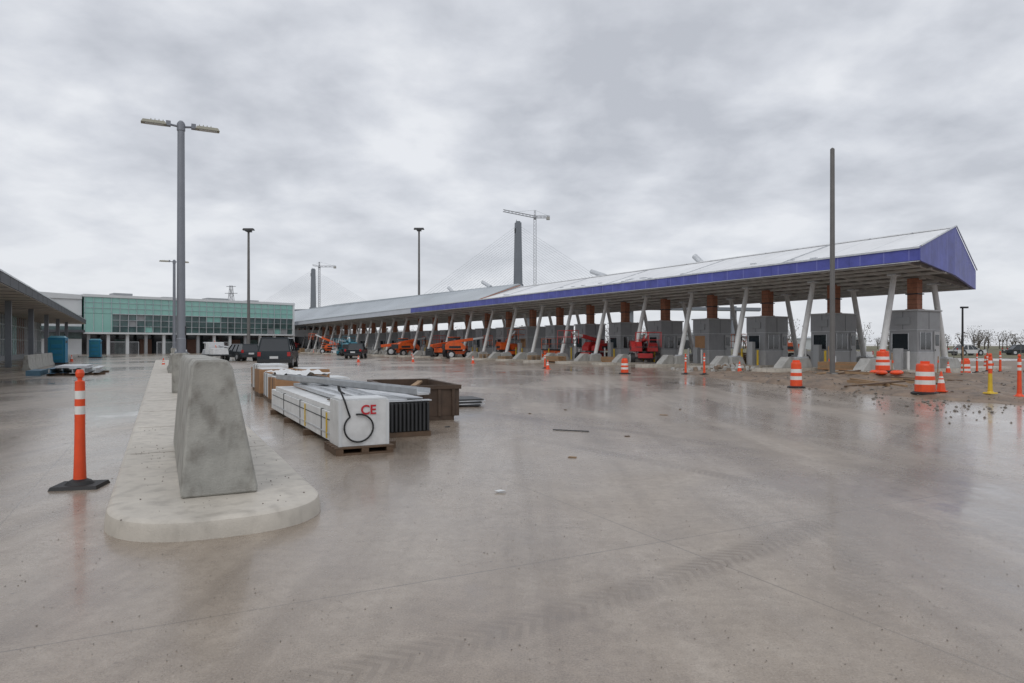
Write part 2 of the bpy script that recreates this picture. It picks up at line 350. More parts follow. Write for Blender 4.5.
def delin(x,y,h=1.24,top='orange',base='black',lo='orange',rot=0.2,bs=1):
    b=B('delineator_post',(x,y,gz(x,y)),rot); k=top
    b.box(-.23*bs,.23*bs,-.19*bs,.19*bs,.0,.035,base,.015,.015); b.lathe([(.14*bs,.035,base),(.11*bs,.065,base),(.068,.085,base)],18)
    b.lathe([(.062,.06,lo),(.054,h*.25,lo),(.049,h*.50,k),(.049,h*.62,'white'),(.049,h*.69,k),(.048,h*.75,'white'),(.048,h*.82,k),(.046,h*.90,k),(.022,h*.91,k),(.022,h*.925,k),(.038,h*.94,k),(.043,h*.97,k),(.03,h,k)],20)
    b.done()
delin(-4.57,7.22)
delin(13.1,18.7,1.1,'orange','yellow','yellow',bs=.6); delin(13.75,18.5,1.15,'orange','orange',bs=.7)
def barrel(x,y,h=.98,fl=.27):
    b=B('traffic_barrel',(x,y,gz(x,y)-.01),random.random()*3)
    b.lathe([(fl+.1,0,'black'),(fl+.1,.05,'black'),(fl+.03,.08,'black'),(fl,.081,'orange'),(fl*.99,.30*h,'orange'),(fl*.955,.31*h,'white'),(fl*.95,.44*h,'white'),(fl*.95,.445*h,'orange'),(fl*.93,.56*h,'orange'),(fl*.89,.57*h,'white'),(fl*.88,.70*h,'white'),(fl*.88,.705*h,'orange'),(fl*.85,.9*h,'orange'),(fl*.78,.95*h,'orange'),(fl*.3,.955*h,'orange')],22)
    b.box(-.12,.12,-.02,.02,.95*h,1.03*h,'orange'); b.done()
barrel(11.95,19.75,.93); barrel(9.95,23.9,.95,.20); barrel(15.1,27.8,.9,.27); barrel(5.84,35.4,.8,.2)
barrel(30,43,.9,.25); barrel(20.6,31,.8,.2)
p=(15.0,27.3); b=B('sandbag_pile',(p[0],p[1],gz(*p)-.02))
for i in range(5):
    a=i*1.25; x,y=.42*math.cos(a),.42*math.sin(a); b.lathe([(.02,-.02,'orange'),(.2,.02,'orange'),(.22,.08,'orange'),(.14,.15,'orange'),(.02,.16,'orange')],10,(x,y))
b.done()
def cone(x,y,h=.7):
    b=B('traffic_cone',(x,y,gz(x,y)),random.random()); s=h/.7
    b.box(-.18*s,.18*s,-.18*s,.18*s,0,.03,'orange'); b.lathe([(.14*s,.03,'orange'),(.105*s,.3*s,'white'),(.08*s,.42*s,'orange'),(.07*s,.47*s,'white'),(.06*s,.53*s,'orange'),(.025*s,.7*s,'orange')],14); b.done()
for p in [(12.7,20.2),(2.2,42),(-8.7,60),(-24,47),(-13.5,60),(23,36),(-3.2,56),(12,36),(-28,58),(-40,62)]: cone(*p,.6)
for p in [(9.35,33.2),(8.9,35),(2.1,43.5),(25.2,37),(26.8,38.5),(21,26),(23.6,33)]: delin(*p,1.05,bs=.8)
for k in range(9):
    x,y=random.uniform(11.5,28),random.uniform(19,33); b=B('scrap_timber',(x,y,gz(x,y)+.05),random.random()*3); l=random.uniform(.5,1.4)
    b.beam((-l,0,0),(l,0,.12),.12,.05,random.choice(['wood','woodd','woodd'])); b.beam((-l*.6,.2,0),(l*.8,.35,.05),.09,.09,'wood'); b.done()

# ------------------------------------------------------------ material piles
b=B('wrapped_panel_bundle',(-2.32,9.30,0),IR)
for yy in (.3,2.3,4.3,6.1): b.box(-.08,.86,yy,yy+.12,.0,.10,'woodd')
b.box(0,.42,.56,6.6,.10,.52,'wrap'); b.box(.44,.80,.6,6.3,.10,.44,'galv'); b.box(.03,.38,.8,6.2,.525,.60,'wrap')
for yy in (1.3,3.1,4.9): b.box(-.006,.43,yy,yy+.05,.096,.53,'dark')
for yy in (.9,2.6): b.box(-.012,.0,yy,yy+.07,.12,.5,'yellow')
b.box(-.010,-.001,.6,6.4,.19,.215,'galv'); b.box(-.010,-.001,.6,6.4,.40,.415,'dark')
b.done(bevel=.01)
e=B('white_crate',(-2.36,9.28,0),IR)
e.box(-.05,.75,-.08,.66,0,.025,'woodd')
for xx in (-.05,.3,.65): e.box(xx,xx+.10,-.08,.66,.026,.085,'woodd')
for yy in (-.08,.08,.24,.4,.56): e.box(-.06,.76,yy,yy+.09,.086,.11,'woodd')
e.box(0,.70,-.02,.53,.112,.74,'wrap'); e.box(.02,.68,.0,.51,.742,.765,'wwall')
for xx in (.0,.66): e.box(xx-.004,xx+.044,-.026,-.021,.112,.74,'wwall')
cr=e.done(bevel=.012)
def text(s,parent,loc,size,k,rx=90,rz=0):
    cu=bpy.data.curves.new('lettering','FONT'); cu.body=s; cu.size=size; cu.extrude=.002; cu.offset=.004; cu.materials.append(M[k])
    o=bpy.data.objects.new('lettering',cu); sc.collection.objects.link(o); o.parent=parent; o.location=loc; o.rotation_euler=(R(rx),0,R(rz)); return o
text('CE',cr,(.30,-.028,.545),.18,'redtxt')
h=B('hose_loop',(-2.36,9.28,0),IR)
pts=[]
for i in range(33):
    t=i/32*2*math.pi*.93+2.2; pts.append((.27+.20*math.cos(t),-.042-.015*math.sin(t*2),.36+.19*math.sin(t)))
h.tube(pts,.012,'black',8); h.tube([pts[0],(.11,-.05,.62),(.08,-.05,.72),(.04,.03,.86),(.03,.10,.93),(.04,.2,.93),(.08,.32,.86),(.2,.5,.80)],.012,'black',8); h.done()
b=B('steel_channel_stack',(-2.3,9.9,0),IR)
for (x0,x1,w,y0,y1,z) in ((.06,.10,.14,-.1,5.2,.66),(.24,.40,.14,.2,5.8,.67),(.42,.62,.15,.4,5.6,.66)):
    b.beam((x0,y0,z),(x1,y1,z),w,.06,'galv'); b.beam((x0+w*.5,y0,z+.04),(x1+w*.5,y1,z+.04),.012,.06,'galv')
b.beam((1.34,.75,.70),(-.15,5.6,.78),.24,.035,'galv'); b.beam((1.47,.79,.745),(-.02,5.64,.825),.012,.09,'galv'); b.beam((1.22,.71,.745),(-.27,5.56,.825),.012,.09,'galv')
b.box(-.1,.6,1.2,1.3,.615,.63,'woodd')
b.done()
b=B('black_louvre_stack',(-1.98,11.0,0),IR)
b.box(.0,.72,0,2.6,.0,.08,'woodd'); b.box(.02,.70,.03,2.6,.08,.56,'black')
for i in range(10):
    x=.03+i*.068; b.box(x,x+.035,-.02,.03,.09,.55,'dark')
b.box(-.1,.75,.05,.2,.57,.59,'galv')
for q,(x0,x1,y0,y1) in enumerate([(.0,.34,.1,3.0),(.36,.68,.3,3.2)]): b.box(x0,x1,y0,y1,.592,.612,'galv')
b.done(bevel=.004)
b=B('open_dumpster',(-2.38,13.25,0),IR-.12)
def wallbox(b,L_,W_,H_,k,t=.04):
    b.box(0,L_,0,t,.08,H_,k); b.box(0,L_,W_-t,W_,.08,H_,k); b.box(0,t,t,W_-t,.08,H_,k); b.box(L_-t,L_,t,W_-t,.08,H_,k); b.box(t,L_-t,t,W_-t,.08,.14,k)
    b.box(-.04,L_+.04,-.04,-.002,H_-.08,H_+.005,k); b.box(-.04,L_+.04,W_+.002,W_+.05,H_-.08,H_+.005,k); b.box(-.045,-.002,0,W_,H_-.08,H_,k); b.box(L_+.002,L_+.045,0,W_,H_-.08,H_,k)
    for i in range(5):
        x=.1+(L_-.25)*i/4; b.box(x,x+.06,-.035,-.001,.08,H_-.082,k)
    for i in range(6):
        y=.1+(W_-.25)*i/5; b.box(-.035,-.001,y,y+.06,.08,H_-.082,k); b.box(L_+.001,L_+.035,y,y+.06,.08,H_-.082,k)
    b.box(.1,L_-.1,-.0,W_,.0,.079,k)
wallbox(b,1.4,2.6,.70,'brown')
b.box(.2,1.1,.3,1.8,.14,.34,'woodd'); b.beam((.2,.5,.4),(1.1,2.2,.66),.12,.05,'wood'); b.box(.5,1.2,1.6,2.4,.14,.5,'card'); b.done(bevel=.006)
def crate(x,y,w,d,h,k,z=0,rot=0):
    p=isl(x,y,0); b=B('packing_crate',(p[0],p[1],z),IR+rot)
    if z==0:
        for xx in (0,w/2-.05,w-.1): b.box(xx,xx+.1,0,d,0,.09,'woodd')
    b.box(0,w,0,d,.092,h,k)
    b.box(-.008,w+.008,d*.3,d*.3+.05,.095,h+.008,'dark'); b.box(-.008,w+.008,d*.7,d*.7+.05,.095,h+.008,'dark')
    b.box(.05,w-.05,.05,d-.05,h+.001,h+.03,'wwall' if k!='wwall' else 'card'); b.done(bevel=.01)
crate(2.1,11.3,.75,1.0,.66,'card',rot=.04); crate(2.1,12.6,.75,1.4,.72,'wwall',rot=-.05); crate(2.95,11.6,.6,1.3,.62,'wrap'); crate(2.1,14.3,.8,1.2,.78,'card'); crate(3.1,13.3,.8,1.2,.80,'card',rot=.08); crate(2.3,16.2,.9,1.6,.85,'wrap'); crate(3.4,15.4,.7,1.6,.7,'wwall',rot=.1); crate(2.5,18.4,.9,1.6,.7,'card')
crate(3.95,14,.7,1.5,.5,'wrap')
b=B('plastic_sheet',isl(2.2,11.4,0.72),IR)
gxn,gyn=22,24
vs=[(i/gxn*1.3,j/gyn*2.6,.03+.10*noise.fractal(Vector((i*.25,j*.25,2)),1,2,4)) for j in range(gyn+1) for i in range(gxn+1)]
b.add(vs,[(j*(gxn+1)+i,j*(gxn+1)+i+1,(j+1)*(gxn+1)+i+1,(j+1)*(gxn+1)+i) for j in range(gyn) for i in range(gxn)],'wrap'); b.done(fix=False)
b=B('steel_grate_pile',(-1.25,17.0,0),.3)
for i in range(5):
    T=Matrix.Rotation(random.uniform(-.2,.2),4,'Z'); b.box(-.42,.42,-.5,.5,.02+i*.035,.045+i*.035,'galv' if i%2 else 'dark',0,0,T)
b.done()
b=B('rag',(-.12,6.95,0)); b.add([(random.uniform(.8,1)*.07*math.cos(t),random.uniform(.8,1)*.035*math.sin(t),.012+random.uniform(0,.012)) for t in [i*.63 for i in range(10)]]+[(0,0,.03)],[(i,(i+1)%10,10) for i in range(10)],'wwall'); b.done()
b=B('rebar_piece',(1.0,11.9,0),1.2); b.cyl((0,-.35,.012),(0,.3,.012),.010,.010,'dark',6); b.done()
for k in range(12):
    x,y=random.uniform(-2,8),random.uniform(9,26); b=B('debris_scrap',(x,y,0.004),random.random()*3); l=random.uniform(.03,.11); b.box(-l,l,-.02,.02,0,.012,random.choice(['wood','dark','wwall','woodd']),.01); b.done()

b=B('steel_beam_pile',(-22.6,33.2,0),IR)
for i in range(4):
    x=i*.62; b.box(x-.02,x+.05,0,4.4,0,.10,'woodd')
b.box(-.1,2.4,.5,.6,0,.105,'woodd'); b.box(-.1,2.4,3.5,3.6,0,.105,'woodd')
for i in range(5):
    x=.0+i*.46; y0=random.uniform(-.4,.4); k='bluebeam' if i<2 else 'galv'
    b.box(x,x+.3,y0,y0+4.3,.11,.13,k); b.box(x+.13,x+.16,y0,y0+4.3,.13,.33,k); b.box(x,x+.3,y0,y0+4.3,.33,.35,k)
b.box(.3,1.6,.2,3.9,.36,.46,'galv'); b.box(-.9,-.3,.2,2.8,.0,.25,'bluebeam'); b.done()

def toilet(loc,rot,k='blue'):
    b=B('portable_toilet',loc,rot)
    b.box(-.6,.6,-.6,.6,0,.12,'dark'); b.box(-.56,.56,-.56,.56,.12,2.0,k); b.box(-.42,.42,-.585,-.562,.2,1.9,'teal')
    for z in (.35,.8,1.25): b.box(-.36,.36,-.60,-.587,z,z+.3,k)
    for x in (-.58,.53): b.box(x,x+.05,-.58,-.563,.12,2.0,'teal')
    b.box(-.6,.6,-.6,.6,2.0,2.06,k); b.box(-.56,.56,-.56,.56,2.06,2.22,'teal',.12,.3); b.cyl((.4,.4,2.0),(.4,.4,2.4),.05,.05,'dark',8)
    for x in (-.562,.562): b.box(x-.01,x+.01,-.35,.35,1.65,1.85,'dark')
    b.done(bevel=.01)
toilet((-35.9,54,0),.4); toilet((-48.5,79.5,0),.4)

# ------------------------------------------------------------ vehicles
def wheel(b,x,y,r,w=.24,k='black'):
    b.cyl((x,y-w/2,r),(x,y+w/2,r),r,r,k,18); b.cyl((x,y-w/2-.01,r),(x,y+w/2+.01,r),r*.58,r*.58,'galv',12)
def car(name,loc,rot,col,kind='suv',L_=4.8,W=1.95,H=1.85):
    b=B(name,loc,rot); hl=L_/2; hw=W/2; bl=H*.56
    if kind=='suv': low=[(-hl,.35),(hl,.35),(hl,.75),(hl-.1,bl-.12),(hl-1.15,bl),(-hl+.05,bl),(-hl,.7)]; g0,g1,gt0,gt1=-hl+.06,hl-1.2,-hl+.3,hl-1.95
    elif kind=='pickup': low=[(-hl,.45),(hl,.45),(hl,.85),(hl-.1,bl),(hl-1.2,bl+.06),(-hl,bl+.02)]; g0,g1,gt0,gt1=-.5,hl-1.3,-.3,hl-2.0
    else: low=[(-hl,.3),(hl,.3),(hl,.6),(hl-.15,bl-.1),(hl-1.2,bl),(-hl+.9,bl),(-hl,bl-.08)]; g0,g1,gt0,gt1=-hl+.7,hl-1.1,-hl+1.3,hl-1.9
    b.prism(low,-hw,hw,col)
    wi=.16
    vs=[(g0,-hw+.05,bl),(g1,-hw+.05,bl),(g1,hw-.05,bl),(g0,hw-.05,bl),(gt0,-hw+wi+.05,H-.06),(gt1,-hw+wi+.05,H-.06),(gt1,hw-wi-.05,H-.06),(gt0,hw-wi-.05,H-.06)]
    b.add(vs,[(0,1,5,4),(1,2,6,5),(2,3,7,6),(3,0,4,7)],'glassd')
    b.box(gt0-.04,gt1+.04,-hw+wi,hw-wi,H-.06,H,col,.08,.06)
    for t in (0,.36,.68,1):
        for s in (-1,1):
            xb=g0+(g1-g0)*t; xt=gt0+(gt1-gt0)*t; b.beam((xb,s*(hw-.045),bl),(xt,s*(hw-wi-.045),H-.04),.09,.04,col)
    if kind=='pickup': b.box(-hl+.08,-.6,-hw+.1,hw-.1,bl+.021,bl+.03,'dark')
    for x in (-hl+.95,hl-.95):
        for y in (-hw+.1,hw-.1):
            b.cyl((x,y-.126,.38),(x,y+.126,.38),.44,.44,'dark',18); wheel(b,x,y*1.02,.37)
    for s in (-1,1):
        b.box(-hl-.012,-hl+.05,s*(hw-.12)-.1,s*(hw-.12)+.1,.78,1.05,'redl'); b.box(hl-.06,hl+.01,s*(hw-.2)-.15,s*(hw-.2)+.15,.68,.85,'wwall')
        y0,y1=sorted((s*(hw+.02),s*(hw+.2))); b.box(g1-.35,g1-.2,y0,y1,bl+.02,bl+.18,col)
    b.box(-hl-.05,-hl+.1,-hw+.05,hw-.05,.35,.58,'dark'); b.box(hl-.1,hl+.05,-hw+.05,hw-.05,.32,.55,'dark'); b.box(-hl-.058,-hl-.05,-.26,.26,.62,.78,'wwall')
    b.done(bevel=.04)
AW=R(117.2)
car('sport_utility_vehicle',(-15.7,46,0),AW-.27,'van','suv',4.9,2.05,1.98)
car('sport_utility_vehicle',(-25.8,65,0),AW+.3,'van','suv',4.5,1.85,1.6)
car('pickup_truck',(-17.8,78,0),AW-.4,'van','pickup',5.0,1.9,1.7)
b=B('flatbed_trailer',(-27.6,63,0),R(135))
b.box(-2,1.4,-.9,.9,.5,.62,'dark'); b.beam((1.4,0,.55),(2.3,0,.45),.1,.1,'dark')
for x in (-.9,-.2):
    for y in (-.85,.85): wheel(b,x,y,.33)
b.box(-1.9,-.9,-.7,.7,.625,1.2,'wrap',.08,.05); b.box(-.8,.1,-.8,.7,.625,1.75,'wwall',.1,.06); b.box(.2,1.2,-.6,.6,.625,1.1,'galv',.15,.1); b.beam((-1.9,-.7,1.3),(1.2,.4,1.7),.12,.12,'galv'); b.beam((-1.5,.3,1.25),(.9,-.5,1.9),.06,.06,'orangev'); b.done(bevel=.03)

def boomlift(loc,rot,k,raise_=0.25,name='boom_lift'):
    b=B(name,loc,rot)
    b.box(-1.2,1.2,-.55,.55,.5,.85,k)
    for x in (-.95,.95):
        for y in (-.95,.95): wheel(b,x,y,.45,.32)
        b.beam((x,-.9,.5),(x,.9,.5),.16,.16,'dark')
    b.cyl((0,0,.85),(0,0,1.0),.45,.45,'dark',16)
    b.prism([(-1.6,1.0),(.6,1.0),(.6,1.35),(.2,1.75),(-1.2,1.85),(-1.65,1.5)],-1.0,-.2,k); b.prism([(-1.6,1.0),(.6,1.0),(.6,1.35),(.2,1.6),(-1.2,1.7),(-1.65,1.5)],.2,1.0,k)
    for s in (-1.003,.975): b.box(-1.2,.1,s,s+.03,1.12,1.4,'dark')
    b.box(-1.75,-1.2,-.95,.95,1.0,1.6,'dark')
    a=Vector((-1.1,0,1.75)); t=Vector((2.7*math.cos(raise_),0,2.7*math.sin(raise_)))
    b.beam(a,a+t,.26,.3,k); b.beam(a+t*.9,a+t*1.45,.18,.2,'wwall'); b.beam((-.8,0,1.2),a+t*.45,.12,.12,'galv')
    e_=a+t*1.45+Vector((.1,0,-.9))
    b.box(e_.x,e_.x+.75,-.9,.9,e_.z,e_.z+.06,'dark')
    for x in (e_.x,e_.x+.75):
        for y in (-.9,0,.9): b.cyl((x,y,e_.z),(x,y,e_.z+1.1),.025,.025,k,6)
    for z in (.55,1.1):
        for y in (-.9,.9): b.cyl((e_.x,y,e_.z+z),(e_.x+.75,y,e_.z+z),.025,.025,k,6)
        for x in (e_.x,e_.x+.75): b.cyl((x,-.9,e_.z+z),(x,.9,e_.z+z),.025,.025,k,6)
    b.beam(a+t*1.45,(e_.x,0,e_.z+.1),.12,.12,'dark')
    b.done(bevel=.03)
def scissor(loc,rot,k,h=2.3):
    b=B('scissor_lift',loc,rot); b.box(-1.1,1.1,-.55,.55,.2,.65,k)
    for x in (-.8,.8):
        for y in (-.55,.55): wheel(b,x,y,.24,.16)
    n=3; hh=(h-.75)/n
    for i in range(n):
        z=.7+i*hh
        for y in (-.45,.45): b.beam((-.95,y,z),(.95,y,z+hh),.05,.1,k); b.beam((.95,y*.86,z),(-.95,y*.86,z+hh),.05,.1,'dark')
    b.box(-1.15,1.15,-.58,.58,h,h+.1,'dark')
    for x in (-1.12,-.4,.4,1.12):
        for y in (-.56,.56): b.cyl((x,y,h+.1),(x,y,h+1.1),.022,.022,k,6)
    for z in (.6,1.1):
        for y in (-.56,.56): b.cyl((-1.12,y,h+z),(1.12,y,h+z),.022,.022,k,6)
        for x in (-1.12,1.12): b.cyl((x,-.56,h+z),(x,.56,h+z),.022,.022,k,6)
    b.done(bevel=.02)
def telehandler(loc,rot,k):
    b=B('telehandler',loc,rot); b.box(-2.2,1.9,-.6,.6,.65,1.15,k); b.prism([(-2.4,.8),(-1.2,.8),(-1.2,1.7),(-2.1,1.6),(-2.4,1.3)],-1.0,.9,k)
    for x in (-1.5,1.5):
        for y in (-.95,.95): wheel(b,x,y,.6,.4)
        b.beam((x,-.9,.6),(x,.9,.6),.2,.2,'dark')
    b.box(-.8,.5,.25,1.05,1.0,2.35,'dark'); b.box(-.78,.48,.23,1.07,1.45,2.22,'glassd'); b.box(-.85,.55,.2,1.1,2.35,2.42,k)
    b.beam((-2.0,-.15,1.9),(2.9,-.15,1.35),.35,.4,k); b.beam((2.6,-.15,1.4),(3.3,-.15,.7),.28,.3,'dark'); b.box(3.2,3.3,-.7,.4,.3,1.1,'dark')
    for y in (-.5,.2): b.box(3.3,4.3,y-.06,y+.06,.3,.35,'dark')
    b.done(bevel=.03)

# ------------------------------------------------------------ canopy and booths
P0=(22.4,38.0); CR=math.atan2(.857,-.516)
def cw(a,f,z=0): return (P0[0]+a*math.cos(CR)-f*math.sin(CR),P0[1]+a*math.sin(CR)+f*math.cos(CR),z)
cano=empty('toll_plaza_canopy',(P0[0],P0[1],0),CR)
def cb(n): return B(n,parent=cano)
def zb(f): return 5.16+.08*f
A1=42.0; AE=156.0
b=cb('roof')
b.add([(-3,5,6.2),(A1,5,6.2),(A1,0,7.72),(-2.1,0,7.72)],[(0,1,2,3)],'wroof')
b.add([(-2.1,0,7.72),(A1,0,7.72),(A1,-5,5.8),(-.75,-5,5.8)],[(0,1,2,3)],'wroof')
b.add([(A1,5,6.22),(AE,5,6.22),(142,0,9.4),(110,0,9.35),(A1,0,8.15)],[(0,1,2,3,4)],'sroof')
b.add([(A1,0,8.15),(110,0,9.35),(142,0,9.4),(AE,-5,5.9),(A1,-5,5.9)],[(0,1,2,3,4)],'sroof')
b.add([(AE,5,6.22),(AE,-5,5.9),(142,0,9.4)],[(0,1,2)],'sroof')
b.add([(A1,5,6.2),(A1,0,8.15),(A1,-5,5.9),(A1,-5,5.2),(A1,5,5.6)],[(0,1,2,3,4)],'roofm')
b.done(smooth=False)
b=cb('roof_trim')
b.beam((A1-.3,5.0,6.26),(A1-.3,.0,7.95),.06,.08,'rust')
b.beam((-2.1,0,7.74),(A1,0,7.74),.3,.06,'wroof')
for i in range(5):
    a=5+i*8.1; b.beam((a,4.9,6.25),(a,.1,7.72),.05,.05,'galv')
for a0,a1,dx in ((28,30.5,0),(50,52,.2),(16.5,17.4,0),(60,61.5,0)):
    z0=7.9 if a0<42 else 8.6; b.cyl((a0,-1.0,z0-.2),(a1,-1.0,z0+.55),.22,.22,'galv',12)
for i in range(16):
    a=random.uniform(-1,40); f=random.uniform(3.6,4.7); z=6.2+(5-f)*.304; b.box(a-.2,a+.2,f-.08,f+.08,z-.02,z+.05,'galv')
b.done()
b=cb('fascia')
a=-3.02
while a<60:
    a1=min(a+random.choice((2.44,3.66,4.88)),60); d=random.uniform(0,.04); b.box(a,a1-.01,5.0,5.05+random.uniform(0,.02),5.60-d,6.20+d*.3,'purple'); a=a1
b.box(60.01,AE,5.0,5.06,5.56,6.22,'fl2'); b.box(-3.0,AE,5.075,5.11,6.16,6.25,'galv'); b.box(-3.0,AE,5.075,5.10,5.53,5.56,'galv')
b.box(-.7,AE,-5.06,-5.0,4.75,5.8,'fl2')
vs=[(-3.03,5.06,5.56),(-3.03,5.06,6.24),(-2.13,0,7.78),(-.78,-5.06,5.84),(-.78,-5.06,4.75),(-2.13,0,5.2)]
vs2=[(x+.12,y,z) for x,y,z in vs]
b.add(vs+vs2,[(0,1,2,5),(5,2,3,4),(6,7,8,11),(11,8,9,10),(0,5,11,6),(5,4,10,11)],'purpleg')
b.beam((-3.08,5.1,6.27),(-2.18,0,7.82),.05,.06,'galv'); b.beam((-2.18,0,7.82),(-.83,-5.1,5.88),.05,.06,'galv')
b.done(smooth=False)
b=cb('underside_framing')
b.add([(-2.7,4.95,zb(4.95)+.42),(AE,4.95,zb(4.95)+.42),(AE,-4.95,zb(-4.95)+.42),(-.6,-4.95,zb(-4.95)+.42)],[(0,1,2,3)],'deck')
a=-2.0; i=0
while a<AE:
    f0=4.9; f1=-4.9 if a>-.4 else 0.5
    big=(i%3==0)
    b.beam((a,f0,zb(f0)+.22),(a,f1,zb(f1)+.22),.14 if big else .08,.36 if big else .2,'purl')
    a+=1.633; i+=1
for f in (-4.6,-3.6,-2.6,-1.3,0,1.3,2.6,3.6,4.6):
    b.beam((-2.3 if f>0 else -.6,f,zb(f)+.02),(AE,f,zb(f)+.02),.10,.12,'purl')
b.done(smooth=False)
NB=31
b=cb('slanted_columns')
for i in range(NB+1):
    a=i*4.9
    b.cyl((a,3.2,.75),(a,2.0,5.25),.17,.15,'steelw',12); b.cyl((a,-3.2,.75),(a,-2.0,5.0),.17,.15,'steelw',12)
    for f in (3.2,-3.2): b.box(a-.28,a+.28,f-.28,f+.28,.72,.80,'galv')
    for f in (2.0,-2.0): b.box(a-.25,a+.25,f-.25,f+.25,zb(f)-.06,zb(f)+.04,'galv')
b.done()
b=cb('column_plinths')
for i in range(NB+1):
    a=i*4.9
    b.box(a-.5,a+.5,2.7,4.1,.165,.72,'conc2',.12,.2); b.box(a-.5,a+.5,-4.1,-2.7,.165,.72,'conc2',.12,.2)
    b.prism([(4.15,.165),(5.3,.165),(5.2,.3),(4.6,.8),(4.15,.8)],a-.3,a+.3,'conc2','x')
b.done(bevel=.02)
b=cb('brown_columns')
for i in range(NB+1):
    a=i*4.9; b.box(a-.27,a+.27,-.3,.24,3.43,5.2,'rust'); b.box(a-.34,a+.34,-.36,.3,3.42,3.5,'rust'); b.box(a-.34,a+.34,-.36,.3,4.3,4.36,'dark')
    for q in (3.75,4.02,4.65,4.92): b.box(a-.275,a+.275,-.305,.245,q,q+.02,'woodd')
b.done()
b=cb('lane_islands')
for i in range(NB+1):
    a=i*4.9
    p=[(a+.95,-9),(a+.95,6.2)]+[(a+.95*math.cos(t),6.2+.95*math.sin(t)) for t in [math.pi*k/8 for k in range(1,8)]]+[(a-.95,6.2),(a-.95,-9)]
    b.prism(p,-.01,.165,'kerb','z')
b.done()
for i in range(NB+1):
    a=i*4.9; p=cw(a,0)
    b=B('toll_booth',(p[0],p[1],.165),CR)
    w,l=.78,1.15
    b.box(-w,w,-l,l,0,.95,'boothl'); b.box(-w+.02,w-.02,-l+.02,l-.02,.95,2.15,'booth')
    b.box(-w,w,-l,l,2.15,3.18,'booth'); b.box(-w-.08,w+.08,-l-.08,l+.08,3.18,3.26,'boothl')
    if i%5!=3:
        b.box(-w+.5,w-.2,l-.018,l-.005,1.1,1.95,'glassd')
        b.box(-w+.002,-w+.015,-.2,.85,1.1,2.0,'glassd'); b.box(w-.015,w-.002,-.3,.85,1.1,2.0,'glassd')
        b.box(-w+.46,-w+.5,l-.018,l+.01,1.06,1.99,'galv'); b.box(w-.2,w-.16,l-.018,l+.01,1.06,1.99,'galv')
        for s in (-.22,.32,.85): b.box(-w-.012,-w+.0,s,s+.04,1.06,2.04,'galv')
    else:
        b.box(-w+.4,w-.2,l-.018,l-.005,1.1,2.0,'card')
    b.box(-w-.03,-w-.001,-1.05,-.5,.08,2.08,'boothl'); b.box(-w-.045,-w-.031,-.95,-.6,1.3,1.9,'glassd'); b.box(-w-.06,-w-.031,-.58,-.54,1.0,1.1,'dark')
    for z in (.95,2.15): b.box(-w-.012,w+.012,-l-.012,l+.012,z-.012,z+.012,'galv')
    b.box(-.01,.01,l+.001,l+.01,2.2,3.15,'dark'); b.box(-w*.5,w*.5,l+.011,l+.06,2.45,2.85,'gwall')
    b.box(-w-.012,-w-.001,-.01,.01,2.2,3.15,'dark')
    b.cyl((w+.05,l+.4,0),(w+.05,l+.4,1.1),.07,.07,'yellow' if i%2==0 else 'steelw',10); b.cyl((-.6,l+.55,0),(-.6,l+.55,1.0),.07,.07,'yellow' if i%3 else 'steelw',10)
    b.box(-.2,.2,l+.3,l+.6,0,1.15+.2*(i%3),'gwall' if i%2 else 'boothl')
    b.done(bevel=.012 if i<6 else 0)
for i in range(1,24):
    r=random.random(); a=i*4.9-2.4+random.uniform(-.5,.5); f=random.uniform(-4,6.5); p=cw(a,f)
    if r<.3:
        b=B('lumber_stack',(p[0],p[1],0),CR+random.uniform(-.4,.4))
        for k in range(5):
            for j in range(4): b.box(-1.2+random.uniform(-.05,.05),1.2,-.4+j*.2,-.23+j*.2,.1+k*.09,.18+k*.09,'wood' if (k+j)%3 else 'card')
        b.box(-.9,-.8,-.45,.45,0,.1,'woodd'); b.box(.8,.9,-.45,.45,0,.1,'woodd'); b.done()
    elif r<.6:
        b=B('pallet_stack',(p[0],p[1],0),CR+random.uniform(-.4,.4))
        for k in range(random.randint(3,7)):
            z=k*.14
            for y in (-.5,-.05,.4): b.box(-.6,.6,y,y+.1,z,z+.09,'wood')
            for x in (-.6,-.3,0,.3,.5): b.box(x,x+.1,-.5,.5,z+.092,z+.115,'wood')
        b.done()
    elif r<.8:
        b=B('covered_pallet',(p[0],p[1],0),CR+random.uniform(-.4,.4)); b.box(-.6,.6,-.5,.5,0,.12,'wood'); b.box(-.55,.55,-.45,.45,.121,.7+random.random()*.6,random.choice(['wrap','card','gwall','wood']),.04,.04); b.done(bevel=.03)
    else:
        cone(p[0],p[1]); q=cw(a+1,f+1); cone(q[0],q[1])
b=B('rubble_pile',cw(7,6.8))
for k in range(120):
    x,y=random.gauss(0,1.4),random.gauss(0,.9); s=random.uniform(.04,.16); z=max(0,.32-.13*math.hypot(x,y))
    T=Matrix.Translation((x,y,z))@Matrix.Rotation(random.random()*3,4,'Z')@Matrix.Rotation(random.uniform(-.5,.5),4,'X')
    b.box(-s,s,-s*.7,s*.7,-.05,s,'conc2' if k%3 else 'dirt',s*.35,s*.2,T)
b.done()
def at(a,f): p=cw(a,f); return (p[0],p[1],0)
boomlift(at(19.3,2.5),CR+2.5,'red',.12); boomlift(at(26.8,1.5),CR+1.7,'red',.2); boomlift(at(24.3,-4),CR+.4,'red',.1)
boomlift(at(46.5,5),CR-1.9,'orangev',.15); boomlift(at(42.5,1),CR+2.9,'orangev',.3)
telehandler(at(50,4.5),CR+2.0,'orangev')
boomlift(at(64,4),CR-1.5,'orangev',.18); telehandler(at(68,3),CR+1.2,'orangev')
